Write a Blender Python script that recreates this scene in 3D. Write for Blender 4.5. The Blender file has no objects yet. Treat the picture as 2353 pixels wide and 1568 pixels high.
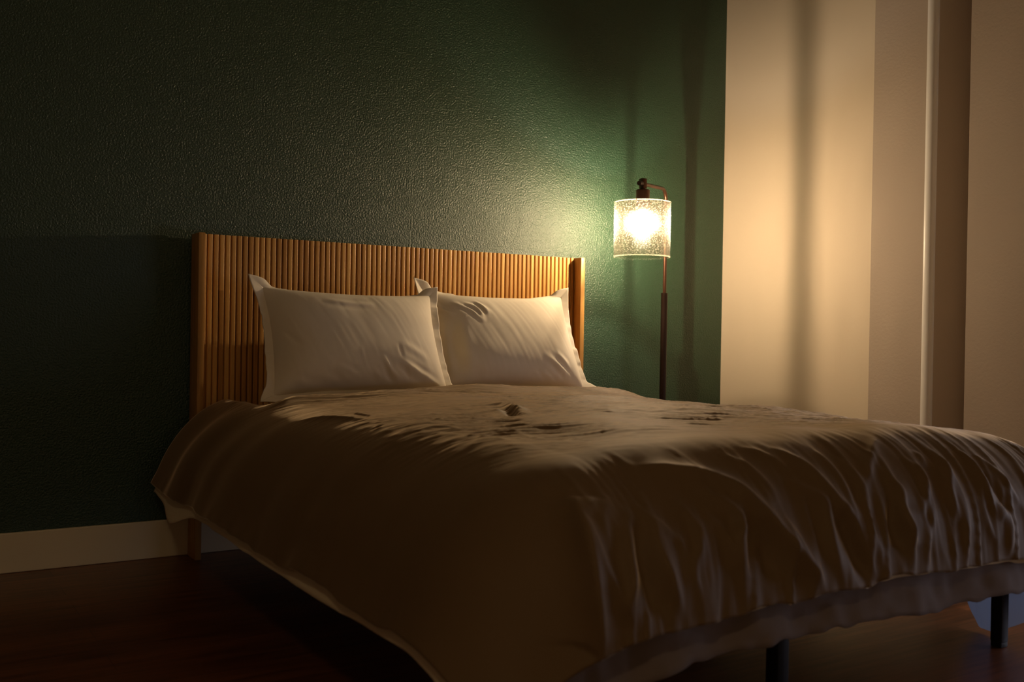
import bpy, bmesh, math, random
import numpy as np
from mathutils import Vector, Matrix

scene = bpy.context.scene
col = scene.collection

# ---------------------------------------------------------------- camera
F_PX, YAW, PITCH, ROLL = 2290.3, 0.5643, -0.0082, 0.0160
CAM = (-1.7141, -3.5294, 0.7892)


def camera_axes():
    cy, sy, cp, sp = math.cos(YAW), math.sin(YAW), math.cos(PITCH), math.sin(PITCH)
    f = Vector((sy * cp, cy * cp, sp))
    r = Vector((cy, -sy, 0))
    u = r.cross(f)
    cr, sr = math.cos(ROLL), math.sin(ROLL)
    return cr * r + sr * u, -sr * r + cr * u, f


cam_data = bpy.data.cameras.new('camera')
cam_data.sensor_width = 36.0
cam_data.lens = F_PX / 2353.0 * 36.0
cam_data.clip_start = 0.05
cam = bpy.data.objects.new('camera', cam_data)
col.objects.link(cam)
_r, _u, _f = camera_axes()
cam.matrix_world = Matrix(((_r.x, _u.x, -_f.x, CAM[0]), (_r.y, _u.y, -_f.y, CAM[1]),
                           (_r.z, _u.z, -_f.z, CAM[2]), (0, 0, 0, 1)))
scene.camera = cam
cam_data.dof.use_dof = True
cam_data.dof.focus_distance = 3.55
cam_data.dof.aperture_fstop = 4.0

# ---------------------------------------------------------------- view, dusk sky, portal of the assumed window
scene.view_settings.view_transform = 'Standard'
scene.view_settings.look = 'None'
scene.view_settings.exposure = 0.0
scene.view_settings.gamma = 1.0
scene.view_settings.use_curve_mapping = False
scene.cycles.use_denoising = True
scene.cycles.max_bounces = 10
scene.cycles.diffuse_bounces = 6
scene.cycles.glossy_bounces = 4
scene.cycles.transmission_bounces = 8
scene.cycles.transparent_max_bounces = 16
scene.cycles.sample_clamp_indirect = 4.0
scene.cycles.blur_glossy = 0.5

SKY_STRENGTH = 13.0
LAMP_STRENGTH = 29000.0
ASSUMED_LAMP_WATTS = 9.0
world = bpy.data.worlds.new('dusk_sky')
scene.world = world
world.use_nodes = True
_bg = world.node_tree.nodes['Background']
_bg.inputs['Color'].default_value = (0.30, 0.31, 0.39, 1)
_bg.inputs['Strength'].default_value = SKY_STRENGTH

# room numbers (metres): green wall at y = 0, beige wall at x = XR
XR, XL, YF, H = 1.716, -4.2, -5.4, 2.7
XW = XR + 0.06                            # the wall with the assumed window stands a little further out
WIN = dict(y0=-3.10, y1=-1.75, z0=0.15, z1=0.72)  # opening of the assumed window, out of view


def area_light(name, loc, rot, sx, sy, watts, color, portal=False):
    l = bpy.data.lights.new(name, 'AREA')
    l.shape = 'RECTANGLE'
    l.size, l.size_y = sx, sy
    l.energy = watts
    l.color = color
    l.cycles.is_portal = portal
    o = bpy.data.objects.new(name, l)
    o.location = loc
    o.rotation_euler = rot
    col.objects.link(o)
    return o


area_light('assumed_window_portal', (XW + 0.14, (WIN['y0'] + WIN['y1']) / 2, (WIN['z0'] + WIN['z1']) / 2),
           (0, math.radians(90), 0), WIN['z1'] - WIN['z0'], WIN['y1'] - WIN['y0'], 1.0, (1, 1, 1), True)
# assumed small warm ceiling lamp, added unseen behind and above the camera
area_light('assumed_ceiling_lamp', (-2.4, -4.4, H - 0.03), (0, 0, 0), 0.25, 0.25, ASSUMED_LAMP_WATTS, (1.0, 0.72, 0.40))
# added unseen warm panel behind the camera, for the sheen on the green wall
area_light('sheen_fill', (-0.75, YF + 0.05, 0.95), (math.radians(-90), 0, math.radians(180)), 0.5, 0.6, 1.6, (1.0, 0.72, 0.40))
# ---------------------------------------------------------------- cloth maths (numpy only)
DUVET = dict(w0=0.61, y0=-0.135, yf=-1.98, L=0.50, Lf=0.438, ztop=0.565, Rs=0.36, Rf=0.28, ts=1.18, tf=1.36)


def smooth01(x):
    x = np.clip(x, 0, 1)
    return x * x * (3 - 2 * x)


def vnoise(x, y, seed=0):
    """smooth lattice noise in -1..1"""
    xi = np.floor(x).astype(np.int64)
    yi = np.floor(y).astype(np.int64)
    fx, fy = x - xi, y - yi
    fx, fy = fx ** 3 * (fx * (fx * 6 - 15) + 10), fy ** 3 * (fy * (fy * 6 - 15) + 10)

    def h(a, b):
        n = (a * 374761393 + b * 668265263 + seed * 974634777) & 0xFFFFFFFF
        n = ((n ^ (n >> 13)) * 1274126177) & 0xFFFFFFFF
        n = (n ^ (n >> 16)) & 0xFFFF
        return n / 32767.5 - 1.0
    return (h(xi, yi) * (1 - fx) + h(xi + 1, yi) * fx) * (1 - fy) + \
           (h(xi, yi + 1) * (1 - fx) + h(xi + 1, yi + 1) * fx) * fy


def drape_profile(q, R, tmax):
    """arc length -> (outward, downward) over a rounded edge that ends in a straight slope"""
    qa = R * tmax
    a = np.minimum(q, qa) / R
    rest = np.maximum(q - qa, 0)
    return R * np.sin(a) + rest * np.cos(tmax), R * (1 - np.cos(a)) + rest * np.sin(tmax)


def duvet_base(s, t):
    """flat cloth coordinates (s across, t from the head) -> point on the draped bed"""
    D = DUVET
    w0, yf = D['w0'], D['yf']
    t0 = D['y0'] - yf
    qs = np.maximum(np.abs(s) - w0, 0)
    qt = np.maximum(t - t0, 0)
    q = np.hypot(qs, qt)
    qq = np.maximum(q, 1e-9)
    k = (qt / qq) ** 2
    R = D['Rs'] * (1 - k) + D['Rf'] * k
    tm = D['ts'] * (1 - k) + D['tf'] * k
    out, down = drape_profile(q, R, tm)
    ox, dx = drape_profile(qs, D['Rs'], D['ts'])
    oy, dy = drape_profile(qt, D['Rf'], D['tf'])
    m = 0.25                                  # a little squareness in the corners
    out_x = (1 - m) * out * qs / qq + m * ox
    out_y = (1 - m) * out * qt / qq + m * oy
    down = (1 - m) * down + m * (dx ** 3 + dy ** 3 + 1e-12) ** (1 / 3)
    x = np.clip(s, -w0, w0) + np.sign(s) * out_x
    y = D['y0'] - np.minimum(t, t0) - out_y
    crown = 0.022 * (1 - (np.clip(s, -w0, w0) / w0) ** 2)
    z = D['ztop'] + crown - down
    # hollow where the pillows sit
    py = smooth01((0.44 - t) / 0.14)
    px = smooth01((0.74 - np.abs(s - 0.0)) / 0.12)
    z = z - 0.045 * py * px + 0.018 * np.exp(-((t - 0.45) / 0.075) ** 2) * px
    return np.stack([x, y, z], -1)


PILLOW_A, PILLOW_B = 0.312, 0.206


def pillow_base(u, v, t0=0.095, side=1.0):
    """u,v in -1..1 -> local (x, up, out) of one face of a stuffed pillow"""
    a, b = PILLOW_A, PILLOW_B
    x = a * u * (1 - 0.055 * (1 - v * v) * u * u)
    y = b * v * (1 - 0.11 * (1 - u * u) * v * v)
    prof = (1 - np.abs(u) ** 2.8) ** 0.62 * (1 - np.abs(v) ** 2.6) ** 0.54
    out = side * t0 * prof * (1.08 - 0.22 * v)
    return np.stack([x, y, out], -1)


PILLOWS = {   # base centre (x, y, z) of the bottom edge, lean angle, turn about z, roll in its plane
    'left': dict(c=(-0.332, -0.425, 0.566), lean=0.50, rz=-0.06, roll=-0.02),
    'right': dict(c=(0.312, -0.365, 0.568), lean=0.45, rz=-0.03, roll=0.0),
}


def pillow_place(P, which):
    d = PILLOWS[which]
    le, rz, ro = d['lean'], d['rz'], d['roll']
    x, y, o = P[..., 0], P[..., 1] + PILLOW_B, P[..., 2]
    x, y = x * np.cos(ro) - y * np.sin(ro), x * np.sin(ro) + y * np.cos(ro)
    Y = np.sin(le) * y - np.cos(le) * o
    Z = np.cos(le) * y + np.sin(le) * o
    X, Y = x * np.cos(rz) - Y * np.sin(rz), x * np.sin(rz) + Y * np.cos(rz)
    return np.stack([X + d['c'][0], Y + d['c'][1], Z + d['c'][2]], -1)


def crease(U, V, pts, width, amp, soft=0.5, tent=False):
    """height field of one fold that follows a polyline in cloth coordinates"""
    pts = np.asarray(pts, float)
    # rounder line
    for _ in range(2):
        a, b = pts[:-1], pts[1:]
        q = np.empty((2 * len(a), 2))
        q[0::2] = 0.75 * a + 0.25 * b
        q[1::2] = 0.25 * a + 0.75 * b
        pts = np.vstack([pts[:1], q, pts[-1:]])
    lo, hi = pts.min(0) - 6 * width, pts.max(0) + 6 * width
    m = (U > lo[0]) & (U < hi[0]) & (V > lo[1]) & (V < hi[1])
    H = np.zeros_like(U)
    if not m.any():
        return H
    u, v = U[m], V[m]
    seg = np.hypot(*(pts[1:] - pts[:-1]).T)
    cum = np.concatenate([[0], np.cumsum(seg)])
    best = np.full(u.shape, 1e9)
    tau = np.zeros(u.shape)
    for i in range(len(seg)):
        if seg[i] < 1e-9:
            continue
        d = (pts[i + 1] - pts[i]) / seg[i]
        w = np.clip((u - pts[i, 0]) * d[0] + (v - pts[i, 1]) * d[1], 0, seg[i])
        dist = np.hypot(u - pts[i, 0] - w * d[0], v - pts[i, 1] - w * d[1])
        k = dist < best
        best[k] = dist[k]
        tau[k] = (cum[i] + w[k]) / cum[-1]
    env = np.clip(np.sin(np.pi * np.clip(tau, 0.02, 0.98)), 0, 1) ** soft
    if tent:
        H[m] = amp * env * np.exp(-(np.sqrt(best ** 2 + 1.6e-5) - 0.004) / width)
        return H
    H[m] = amp * env * (np.exp(-(best / width) ** 2) - 0.35 * np.exp(-((best - 2.0 * width) / width) ** 2))
    return H
FOOT_FOLDS = [
    (0.03, 0.034, [(-0.71, 2.009), (-0.745, 2.085), (-0.767, 2.15), (-0.781, 2.214), (-0.785, 2.275), (-0.807, 2.283)]),
    (0.014, 0.011, [(-0.732, 2.066), (-0.741, 2.142), (-0.723, 2.192), (-0.705, 2.237)]),
    (0.011, 0.007, [(-0.67, 2.028), (-0.723, 2.066)]),
    (0.012, 0.008, [(-0.638, 2.028), (-0.696, 2.077), (-0.71, 2.142)]),
    (0.013, 0.012, [(-0.607, 2.062), (-0.647, 2.104), (-0.67, 2.15), (-0.678, 2.184), (-0.705, 2.211), (-0.71, 2.26)]),
    (0.013, 0.01, [(-0.603, 2.054), (-0.585, 2.092), (-0.598, 2.146), (-0.589, 2.192), (-0.572, 2.241), (-0.558, 2.272)]),
    (0.01, 0.006, [(-0.585, 2.092), (-0.549, 2.134), (-0.527, 2.161)]),
    (0.012, 0.009, [(-0.514, 2.062), (-0.496, 2.104), (-0.487, 2.134), (-0.532, 2.192), (-0.523, 2.23), (-0.518, 2.275)]),
    (0.013, 0.01, [(-0.469, 2.024), (-0.425, 2.077), (-0.385, 2.115), (-0.385, 2.138), (-0.412, 2.15), (-0.416, 2.218), (-0.412, 2.272)]),
    (0.01, 0.006, [(-0.465, 2.092), (-0.429, 2.15), (-0.416, 2.211)]),
    (0.022, 0.02, [(-0.536, 1.959), (-0.452, 2.001), (-0.385, 2.043), (-0.349, 2.081), (-0.314, 2.131), (-0.291, 2.172), (-0.26, 2.207), (-0.225, 2.253), (-0.202, 2.283)]),
    (0.012, 0.009, [(-0.225, 2.058), (-0.185, 2.085), (-0.149, 2.111), (-0.158, 2.146), (-0.171, 2.195), (-0.162, 2.249), (-0.153, 2.283)]),
    (0.016, 0.015, [(-0.171, 2.001), (-0.145, 2.047), (-0.122, 2.111), (-0.096, 2.146), (-0.087, 2.18), (-0.078, 2.222), (-0.06, 2.256), (-0.038, 2.283)]),
    (0.011, 0.008, [(-0.073, 1.982), (-0.069, 2.07), (-0.078, 2.119), (-0.087, 2.161)]),
    (0.011, 0.008, [(-0.029, 2.001), (-0.016, 2.054), (-0.024, 2.111), (-0.051, 2.169), (-0.033, 2.222), (-0.038, 2.268)]),
    (0.01, 0.008, [(0.149, 1.963), (0.047, 2.035), (0.002, 2.081), (-0.024, 2.108)]),
    (0.012, 0.01, [(0.096, 2.012), (0.073, 2.089), (0.091, 2.108), (0.06, 2.153), (0.06, 2.199), (0.065, 2.245), (0.051, 2.283)]),
    (0.011, 0.008, [(0.158, 2.035), (0.194, 2.073), (0.162, 2.123), (0.113, 2.169)]),
    (0.01, 0.006, [(0.234, 2.009), (0.211, 2.062)]),
    (0.012, 0.01, [(0.296, 1.997), (0.287, 2.051), (0.238, 2.119), (0.242, 2.165), (0.251, 2.192)]),
    (0.012, 0.009, [(0.291, 2.028), (0.283, 2.108), (0.278, 2.172), (0.256, 2.233), (0.234, 2.279)]),
    (0.013, 0.011, [(0.394, 2.005), (0.389, 2.073), (0.389, 2.123), (0.42, 2.146), (0.389, 2.199)]),
    (0.012, 0.008, [(0.367, 2.092), (0.34, 2.169), (0.349, 2.214), (0.371, 2.249)]),
    (0.012, 0.009, [(0.429, 2.024), (0.456, 2.081), (0.478, 2.127), (0.492, 2.165)]),
    (0.01, 0.006, [(0.18, 2.131), (0.14, 2.199), (0.105, 2.241), (0.118, 2.272)]),
    (0.01, 0.006, [(0.06, 2.138), (0.056, 2.18), (0.087, 2.226)]),
    (0.012, 0.008, [(-0.274, 2.131), (-0.26, 2.176), (-0.242, 2.226), (-0.211, 2.268)]),
    (0.013, 0.01, [(0.42, 2.146), (0.425, 2.195), (0.403, 2.279)]),
    (0.022, -0.014, [(-0.122, 2.134), (-0.109, 2.176), (-0.096, 2.23), (-0.06, 2.275)]),
    (0.016, -0.011, [(0.056, 2.127), (0.029, 2.176), (0.029, 2.23)]),
    (0.022, -0.012, [(-0.612, 2.092), (-0.638, 2.184), (-0.621, 2.264)]),
    (0.014, -0.009, [(-0.358, 2.111), (-0.389, 2.226)]),
    (0.024, -0.013, [(-0.34, 2.123), (-0.336, 2.176), (-0.336, 2.249)]),
    (0.016, -0.01, [(0.403, 2.073), (0.407, 2.138), (0.447, 2.172)]),
    (0.01, 0.006, [(-0.318, 1.97), (-0.287, 2.016), (-0.278, 2.066), (-0.274, 2.111)]),
    (0.009, 0.005, [(-0.251, 1.948), (-0.211, 2.001), (-0.202, 2.047)]),
    (0.009, 0.005, [(-0.185, 1.959), (-0.153, 2.016), (-0.136, 2.07)]),
    (0.014, -0.008, [(-0.256, 1.037), (-0.274, 1.113), (-0.349, 1.258)]),
    (0.012, 0.008, [(-0.256, 0.964), (-0.198, 0.941), (-0.225, 1.056), (-0.323, 1.25)]),
    (0.006, -0.003, [(-0.647, 0.888), (-0.647, 0.976), (-0.647, 1.056)]),
    (0.01, 0.006, [(-0.759, 0.812), (-0.71, 0.915), (-0.674, 1.09)]),
]
PILLOW_FOLDS_LEFT = [
    (0.009, 0.007, [(-0.243, -0.176), (-0.218, -0.191), (-0.189, -0.203), (-0.151, -0.206)]),
    (0.008, 0.005, [(-0.105, -0.142), (-0.072, -0.163), (-0.034, -0.185)]),
    (0.008, 0.005, [(-0.112, -0.151), (-0.078, -0.185), (-0.045, -0.203)]),
    (0.007, -0.006, [(-0.085, -0.193), (-0.064, -0.203), (-0.049, -0.206)]),
    (0.009, 0.004, [(-0.158, -0.174), (-0.122, -0.191), (-0.076, -0.206)]),
    (0.004, 0.0015, [(-0.03, -0.074), (-0.022, -0.133), (0.005, -0.173)]),
    (0.007, 0.006, [(0.047, -0.112), (0.064, -0.142), (0.089, -0.178), (0.124, -0.201)]),
    (0.008, 0.006, [(0.013, -0.156), (0.045, -0.186), (0.074, -0.199)]),
    (0.007, -0.006, [(0.051, -0.143), (0.074, -0.183), (0.128, -0.204)]),
    (0.01, 0.008, [(0.126, -0.132), (0.172, -0.153), (0.224, -0.173), (0.268, -0.186), (0.302, -0.191)]),
    (0.012, -0.007, [(0.091, -0.133), (0.137, -0.16), (0.178, -0.186)]),
    (0.012, 0.003, [(0.13, -0.054), (0.181, -0.079), (0.222, -0.1)]),
    (0.005, -0.002, [(0.11, -0.057), (0.118, -0.103)]),
    (0.006, -0.003, [(0.124, -0.138), (0.149, -0.188)]),
    (0.01, 0.004, [(-0.116, 0.126), (-0.057, 0.113), (0.037, 0.112)]),
    (0.008, -0.003, [(-0.281, 0.014), (-0.233, -0.05)]),
]
PILLOW_FOLDS_RIGHT = [
    (0.008, 0.006, [(-0.304, 0.13), (-0.276, 0.11), (-0.245, 0.089)]),
    (0.007, 0.006, [(-0.304, 0.166), (-0.283, 0.132), (-0.268, 0.112)]),
    (0.008, 0.006, [(-0.312, 0.155), (-0.312, 0.117), (-0.312, 0.08)]),
    (0.008, 0.005, [(-0.222, 0.135), (-0.166, 0.107), (-0.133, 0.05)]),
    (0.006, -0.005, [(-0.197, 0.128), (-0.154, 0.098), (-0.139, 0.062)]),
    (0.007, 0.005, [(-0.185, 0.137), (-0.141, 0.113), (-0.122, 0.069)]),
    (0.006, -0.004, [(-0.141, 0.132), (-0.122, 0.097), (-0.118, 0.067)]),
    (0.007, 0.004, [(-0.137, 0.143), (-0.114, 0.118), (-0.099, 0.085)]),
    (0.01, 0.006, [(0.11, -0.102), (0.166, -0.15), (0.239, -0.196)]),
    (0.009, -0.006, [(0.126, -0.138), (0.168, -0.168), (0.197, -0.181)]),
    (0.009, 0.004, [(0.16, -0.089), (0.216, -0.137)]),
    (0.006, -0.006, [(0.078, -0.183), (0.128, -0.206)]),
    (0.006, -0.006, [(0.141, -0.186), (0.185, -0.204)]),
    (0.006, 0.004, [(0.055, -0.171), (0.103, -0.198)]),
    (0.007, 0.005, [(0.089, -0.168), (0.145, -0.199), (0.17, -0.206)]),
    (0.008, -0.004, [(-0.112, -0.198), (-0.06, -0.206)]),
    (0.02, -0.012, [(-0.249, 0.062), (-0.266, -0.052), (-0.251, -0.158)]),
    (0.014, 0.006, [(-0.3, 0.069), (-0.308, -0.034), (-0.295, -0.16)]),
]

# ---------------------------------------------------------------- helpers
def node_mat(name):
    m = bpy.data.materials.new(name)
    m.use_nodes = True
    nt = m.node_tree
    return m, nt, nt.nodes['Principled BSDF'], nt.nodes['Material Output']


def N(nt, kind, **kw):
    n = nt.nodes.new(kind)
    for k, v in kw.items():
        if k in n.inputs:
            n.inputs[k].default_value = v
        else:
            setattr(n, k, v)
    return n


def L(nt, a, ao, b, bi):
    nt.links.new(a.outputs[ao], b.inputs[bi])


def add_bump(nt, bsdf, scale, strength, dist, detail=2.0, rough=0.5, stretch=(1, 1, 1), coord='Object'):
    tc = N(nt, 'ShaderNodeTexCoord')
    mp = N(nt, 'ShaderNodeMapping')
    mp.inputs['Scale'].default_value = stretch
    no = N(nt, 'ShaderNodeTexNoise', Scale=scale, Detail=detail, Roughness=rough)
    bu = N(nt, 'ShaderNodeBump', Strength=strength, Distance=dist)
    L(nt, tc, coord, mp, 'Vector')
    L(nt, mp, 'Vector', no, 'Vector')
    L(nt, no, 'Fac', bu, 'Height')
    L(nt, bu, 'Normal', bsdf, 'Normal')
    return no, bu


def simple(name, color, rough=0.5, metal=0.0, spec=0.5, **bump):
    m, nt, b, _ = node_mat(name)
    b.inputs['Base Color'].default_value = (*color, 1)
    b.inputs['Roughness'].default_value = rough
    b.inputs['Metallic'].default_value = metal
    b.inputs['Specular IOR Level'].default_value = spec
    if bump:
        add_bump(nt, b, **bump)
    return m


def mesh_obj(name, verts, faces, mat, parent=None, smooth=True, loc=None):
    me = bpy.data.meshes.new(name)
    me.from_pydata([tuple(map(float, v)) for v in verts], [], faces)
    me.update()
    if smooth:
        me.polygons.foreach_set('use_smooth', [True] * len(me.polygons))
    if mat:
        me.materials.append(mat)
    o = bpy.data.objects.new(name, me)
    col.objects.link(o)
    if parent:
        o.parent = parent
    if loc:
        o.location = loc
    return o


def bm_obj(name, bm, mat, parent=None, smooth=False):
    me = bpy.data.meshes.new(name)
    bm.normal_update()
    bm.to_mesh(me)
    bm.free()
    if smooth:
        me.polygons.foreach_set('use_smooth', [True] * len(me.polygons))
    if mat:
        me.materials.append(mat)
    o = bpy.data.objects.new(name, me)
    col.objects.link(o)
    if parent:
        o.parent = parent
    return o


def add_box(bm, lo, hi, bevel=0.0, seg=2):
    lo, hi = Vector(lo), Vector(hi)
    r = bmesh.ops.create_cube(bm, size=1.0)
    vs = r['verts']
    for v in vs:
        v.co = Vector([(lo[i] + hi[i]) / 2 + v.co[i] * (hi[i] - lo[i]) for i in range(3)])
    if bevel > 0:
        es = list({e for v in vs for e in v.link_edges})
        bmesh.ops.bevel(bm, geom=es, offset=bevel, segments=seg, affect='EDGES', profile=0.5)


def add_tube(bm, pts, radii, n=16, caps=True):
    pts = [Vector(p) for p in pts]
    if not hasattr(radii, '__len__'):
        radii = [radii] * len(pts)
    rings = []
    up = None
    for i, p in enumerate(pts):
        d = (pts[min(i + 1, len(pts) - 1)] - pts[max(i - 1, 0)]).normalized()
        if up is None:
            up = Vector((0, 0, 1)) if abs(d.z) < 0.9 else Vector((1, 0, 0))
        a = d.cross(up).normalized()
        b = a.cross(d).normalized()
        up = b
        rings.append([bm.verts.new(p + radii[i] * (math.cos(t) * a + math.sin(t) * b))
                      for t in [2 * math.pi * k / n for k in range(n)]])
    for r0, r1 in zip(rings[:-1], rings[1:]):
        for k in range(n):
            bm.faces.new((r0[k], r0[(k + 1) % n], r1[(k + 1) % n], r1[k]))
    if caps:
        bm.faces.new(rings[0][::-1])
        bm.faces.new(rings[-1])


def add_lathe(bm, prof, c=(0, 0, 0), n=48, closed=False):
    rings = []
    for (r, z) in prof:
        if r < 1e-6:
            rings.append([bm.verts.new((c[0], c[1], c[2] + z))])
        else:
            rings.append([bm.verts.new((c[0] + r * math.cos(2 * math.pi * k / n),
                                        c[1] + r * math.sin(2 * math.pi * k / n), c[2] + z)) for k in range(n)])
    if closed:
        rings.append(rings[0])
    for a, b in zip(rings[:-1], rings[1:]):
        for k in range(n):
            k2 = (k + 1) % n
            if len(a) == 1 and len(b) == 1:
                continue
            if len(a) == 1:
                bm.faces.new((a[0], b[k2], b[k]))
            elif len(b) == 1:
                bm.faces.new((a[k], a[k2], b[0]))
            else:
                bm.faces.new((a[k], a[k2], b[k2], b[k]))


def auto_smooth(o, deg=35):
    me = o.data
    me.polygons.foreach_set('use_smooth', [True] * len(me.polygons))
    bm = bmesh.new()
    bm.from_mesh(me)
    bmesh.ops.recalc_face_normals(bm, faces=bm.faces)
    for e in bm.edges:
        if len(e.link_faces) == 2 and e.calc_face_angle(0) > math.radians(deg):
            e.smooth = False
    bm.to_mesh(me)
    bm.free()
    return o


def empty(name, loc):
    o = bpy.data.objects.new(name, None)
    o.location = loc
    o.empty_display_size = 0.1
    col.objects.link(o)
    return o


def tag(o, label, cat, group=None):
    o['label'] = label
    o['category'] = cat
    if group:
        o['group'] = group
    return o


def struct(o, label=None):
    o['kind'] = 'structure'
    if label:
        o['label'] = label
    return o


def adopt(parent, *kids):
    """children built in world coordinates keep their place"""
    for k in kids:
        k.parent = parent
        k.matrix_parent_inverse = Matrix.Translation(-Vector(parent.location))


def grid_faces(nu, nv, flip=False):
    f = []
    for i in range(nu - 1):
        for j in range(nv - 1):
            a, b, c, d = i * nv + j, (i + 1) * nv + j, (i + 1) * nv + j + 1, i * nv + j + 1
            f.append((a, d, c, b) if flip else (a, b, c, d))
    return f


def grid_normals(P):
    du = np.gradient(P, axis=0)
    dv = np.gradient(P, axis=1)
    n = np.cross(du, dv)
    return n / np.maximum(np.linalg.norm(n, axis=-1, keepdims=True), 1e-9)


def sheet_mesh(P, thick, flip=False):
    """closed thin shell from a grid of points: outer face P, inner face moved in by thick"""
    nu, nv = P.shape[:2]
    n = grid_normals(P) * (-1 if flip else 1)
    Q = P - n * thick
    verts = np.concatenate([P.reshape(-1, 3), Q.reshape(-1, 3)])
    k = nu * nv
    F = grid_faces(nu, nv, flip)
    F += [tuple(i + k for i in f[::-1]) for f in grid_faces(nu, nv, flip)]
    rim = [i * nv for i in range(nu)] + [(nu - 1) * nv + j for j in range(1, nv)] + \
          [i * nv + nv - 1 for i in range(nu - 2, -1, -1)] + [j for j in range(nv - 2, 0, -1)]
    for a, b in zip(rim, rim[1:] + rim[:1]):
        F.append((b, a, a + k, b + k) if not flip else (a, b, b + k, a + k))
    return verts, F


# ---------------------------------------------------------------- materials
def wall_paint(name, color, rough, spec, scale, strength, dist, detail=2.0, coat=0.0):
    m, nt, b, _ = node_mat(name)
    b.inputs['Base Color'].default_value = (*color, 1)
    b.inputs['Roughness'].default_value = rough
    b.inputs['Specular IOR Level'].default_value = spec
    add_bump(nt, b, scale, strength, dist, detail, 0.55)
    return m


M = {}
M['green'] = wall_paint('dark_green_paint', (0.0145, 0.057, 0.028), 0.46, 0.85, 150, 0.9, 0.0052, 2.5)
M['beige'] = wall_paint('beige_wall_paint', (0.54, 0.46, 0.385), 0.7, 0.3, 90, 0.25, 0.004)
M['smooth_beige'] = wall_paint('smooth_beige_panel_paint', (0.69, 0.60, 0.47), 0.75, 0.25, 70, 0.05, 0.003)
M['ceiling'] = simple('white_ceiling_paint', (0.55, 0.52, 0.48), 0.9)
M['trim'] = simple('cream_trim_paint', (0.86, 0.77, 0.54), 0.35)


def wood_floor():
    m, nt, b, _ = node_mat('dark_red_brown_plank_floor')
    tc = N(nt, 'ShaderNodeTexCoord')
    br = N(nt, 'ShaderNodeTexBrick')
    br.offset = 0.37
    br.inputs['Color1'].default_value = (0.30, 0.30, 0.30, 1)
    br.inputs['Color2'].default_value = (0.80, 0.80, 0.80, 1)
    br.inputs['Mortar'].default_value = (0, 0, 0, 1)
    br.inputs['Scale'].default_value = 1.0
    br.inputs['Mortar Size'].default_value = 0.0012
    br.inputs['Brick Width'].default_value = 1.25
    br.inputs['Row Height'].default_value = 0.125
    mp = N(nt, 'ShaderNodeMapping')
    mp.inputs['Scale'].default_value = (1.2, 16, 1)
    gr = N(nt, 'ShaderNodeTexNoise', Scale=3.0, Detail=6.0, Roughness=0.6)
    ramp = N(nt, 'ShaderNodeValToRGB')
    ramp.color_ramp.elements[0].color = (0.11, 0.030, 0.009, 1)
    ramp.color_ramp.elements[1].color = (0.40, 0.13, 0.042, 1)
    ramp.color_ramp.elements[0].position = 0.28
    ramp.color_ramp.elements[1].position = 0.78
    mixf = N(nt, 'ShaderNodeMix', data_type='RGBA', blend_type='MULTIPLY')
    mixf.inputs['Factor'].default_value = 0.6
    L(nt, tc, 'Object', br, 'Vector')
    L(nt, tc, 'Object', mp, 'Vector')
    L(nt, mp, 'Vector', gr, 'Vector')
    L(nt, gr, 'Fac', ramp, 'Fac')
    nt.links.new(ramp.outputs['Color'], mixf.inputs['A'])
    nt.links.new(br.outputs['Color'], mixf.inputs['B'])
    nt.links.new(mixf.outputs['Result'], b.inputs['Base Color'])
    b.inputs['Roughness'].default_value = 0.33
    bu = N(nt, 'ShaderNodeBump', Strength=0.25, Distance=0.002)
    L(nt, br, 'Fac', bu, 'Height')
    bu.invert = True
    L(nt, bu, 'Normal', b, 'Normal')
    return m


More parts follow.
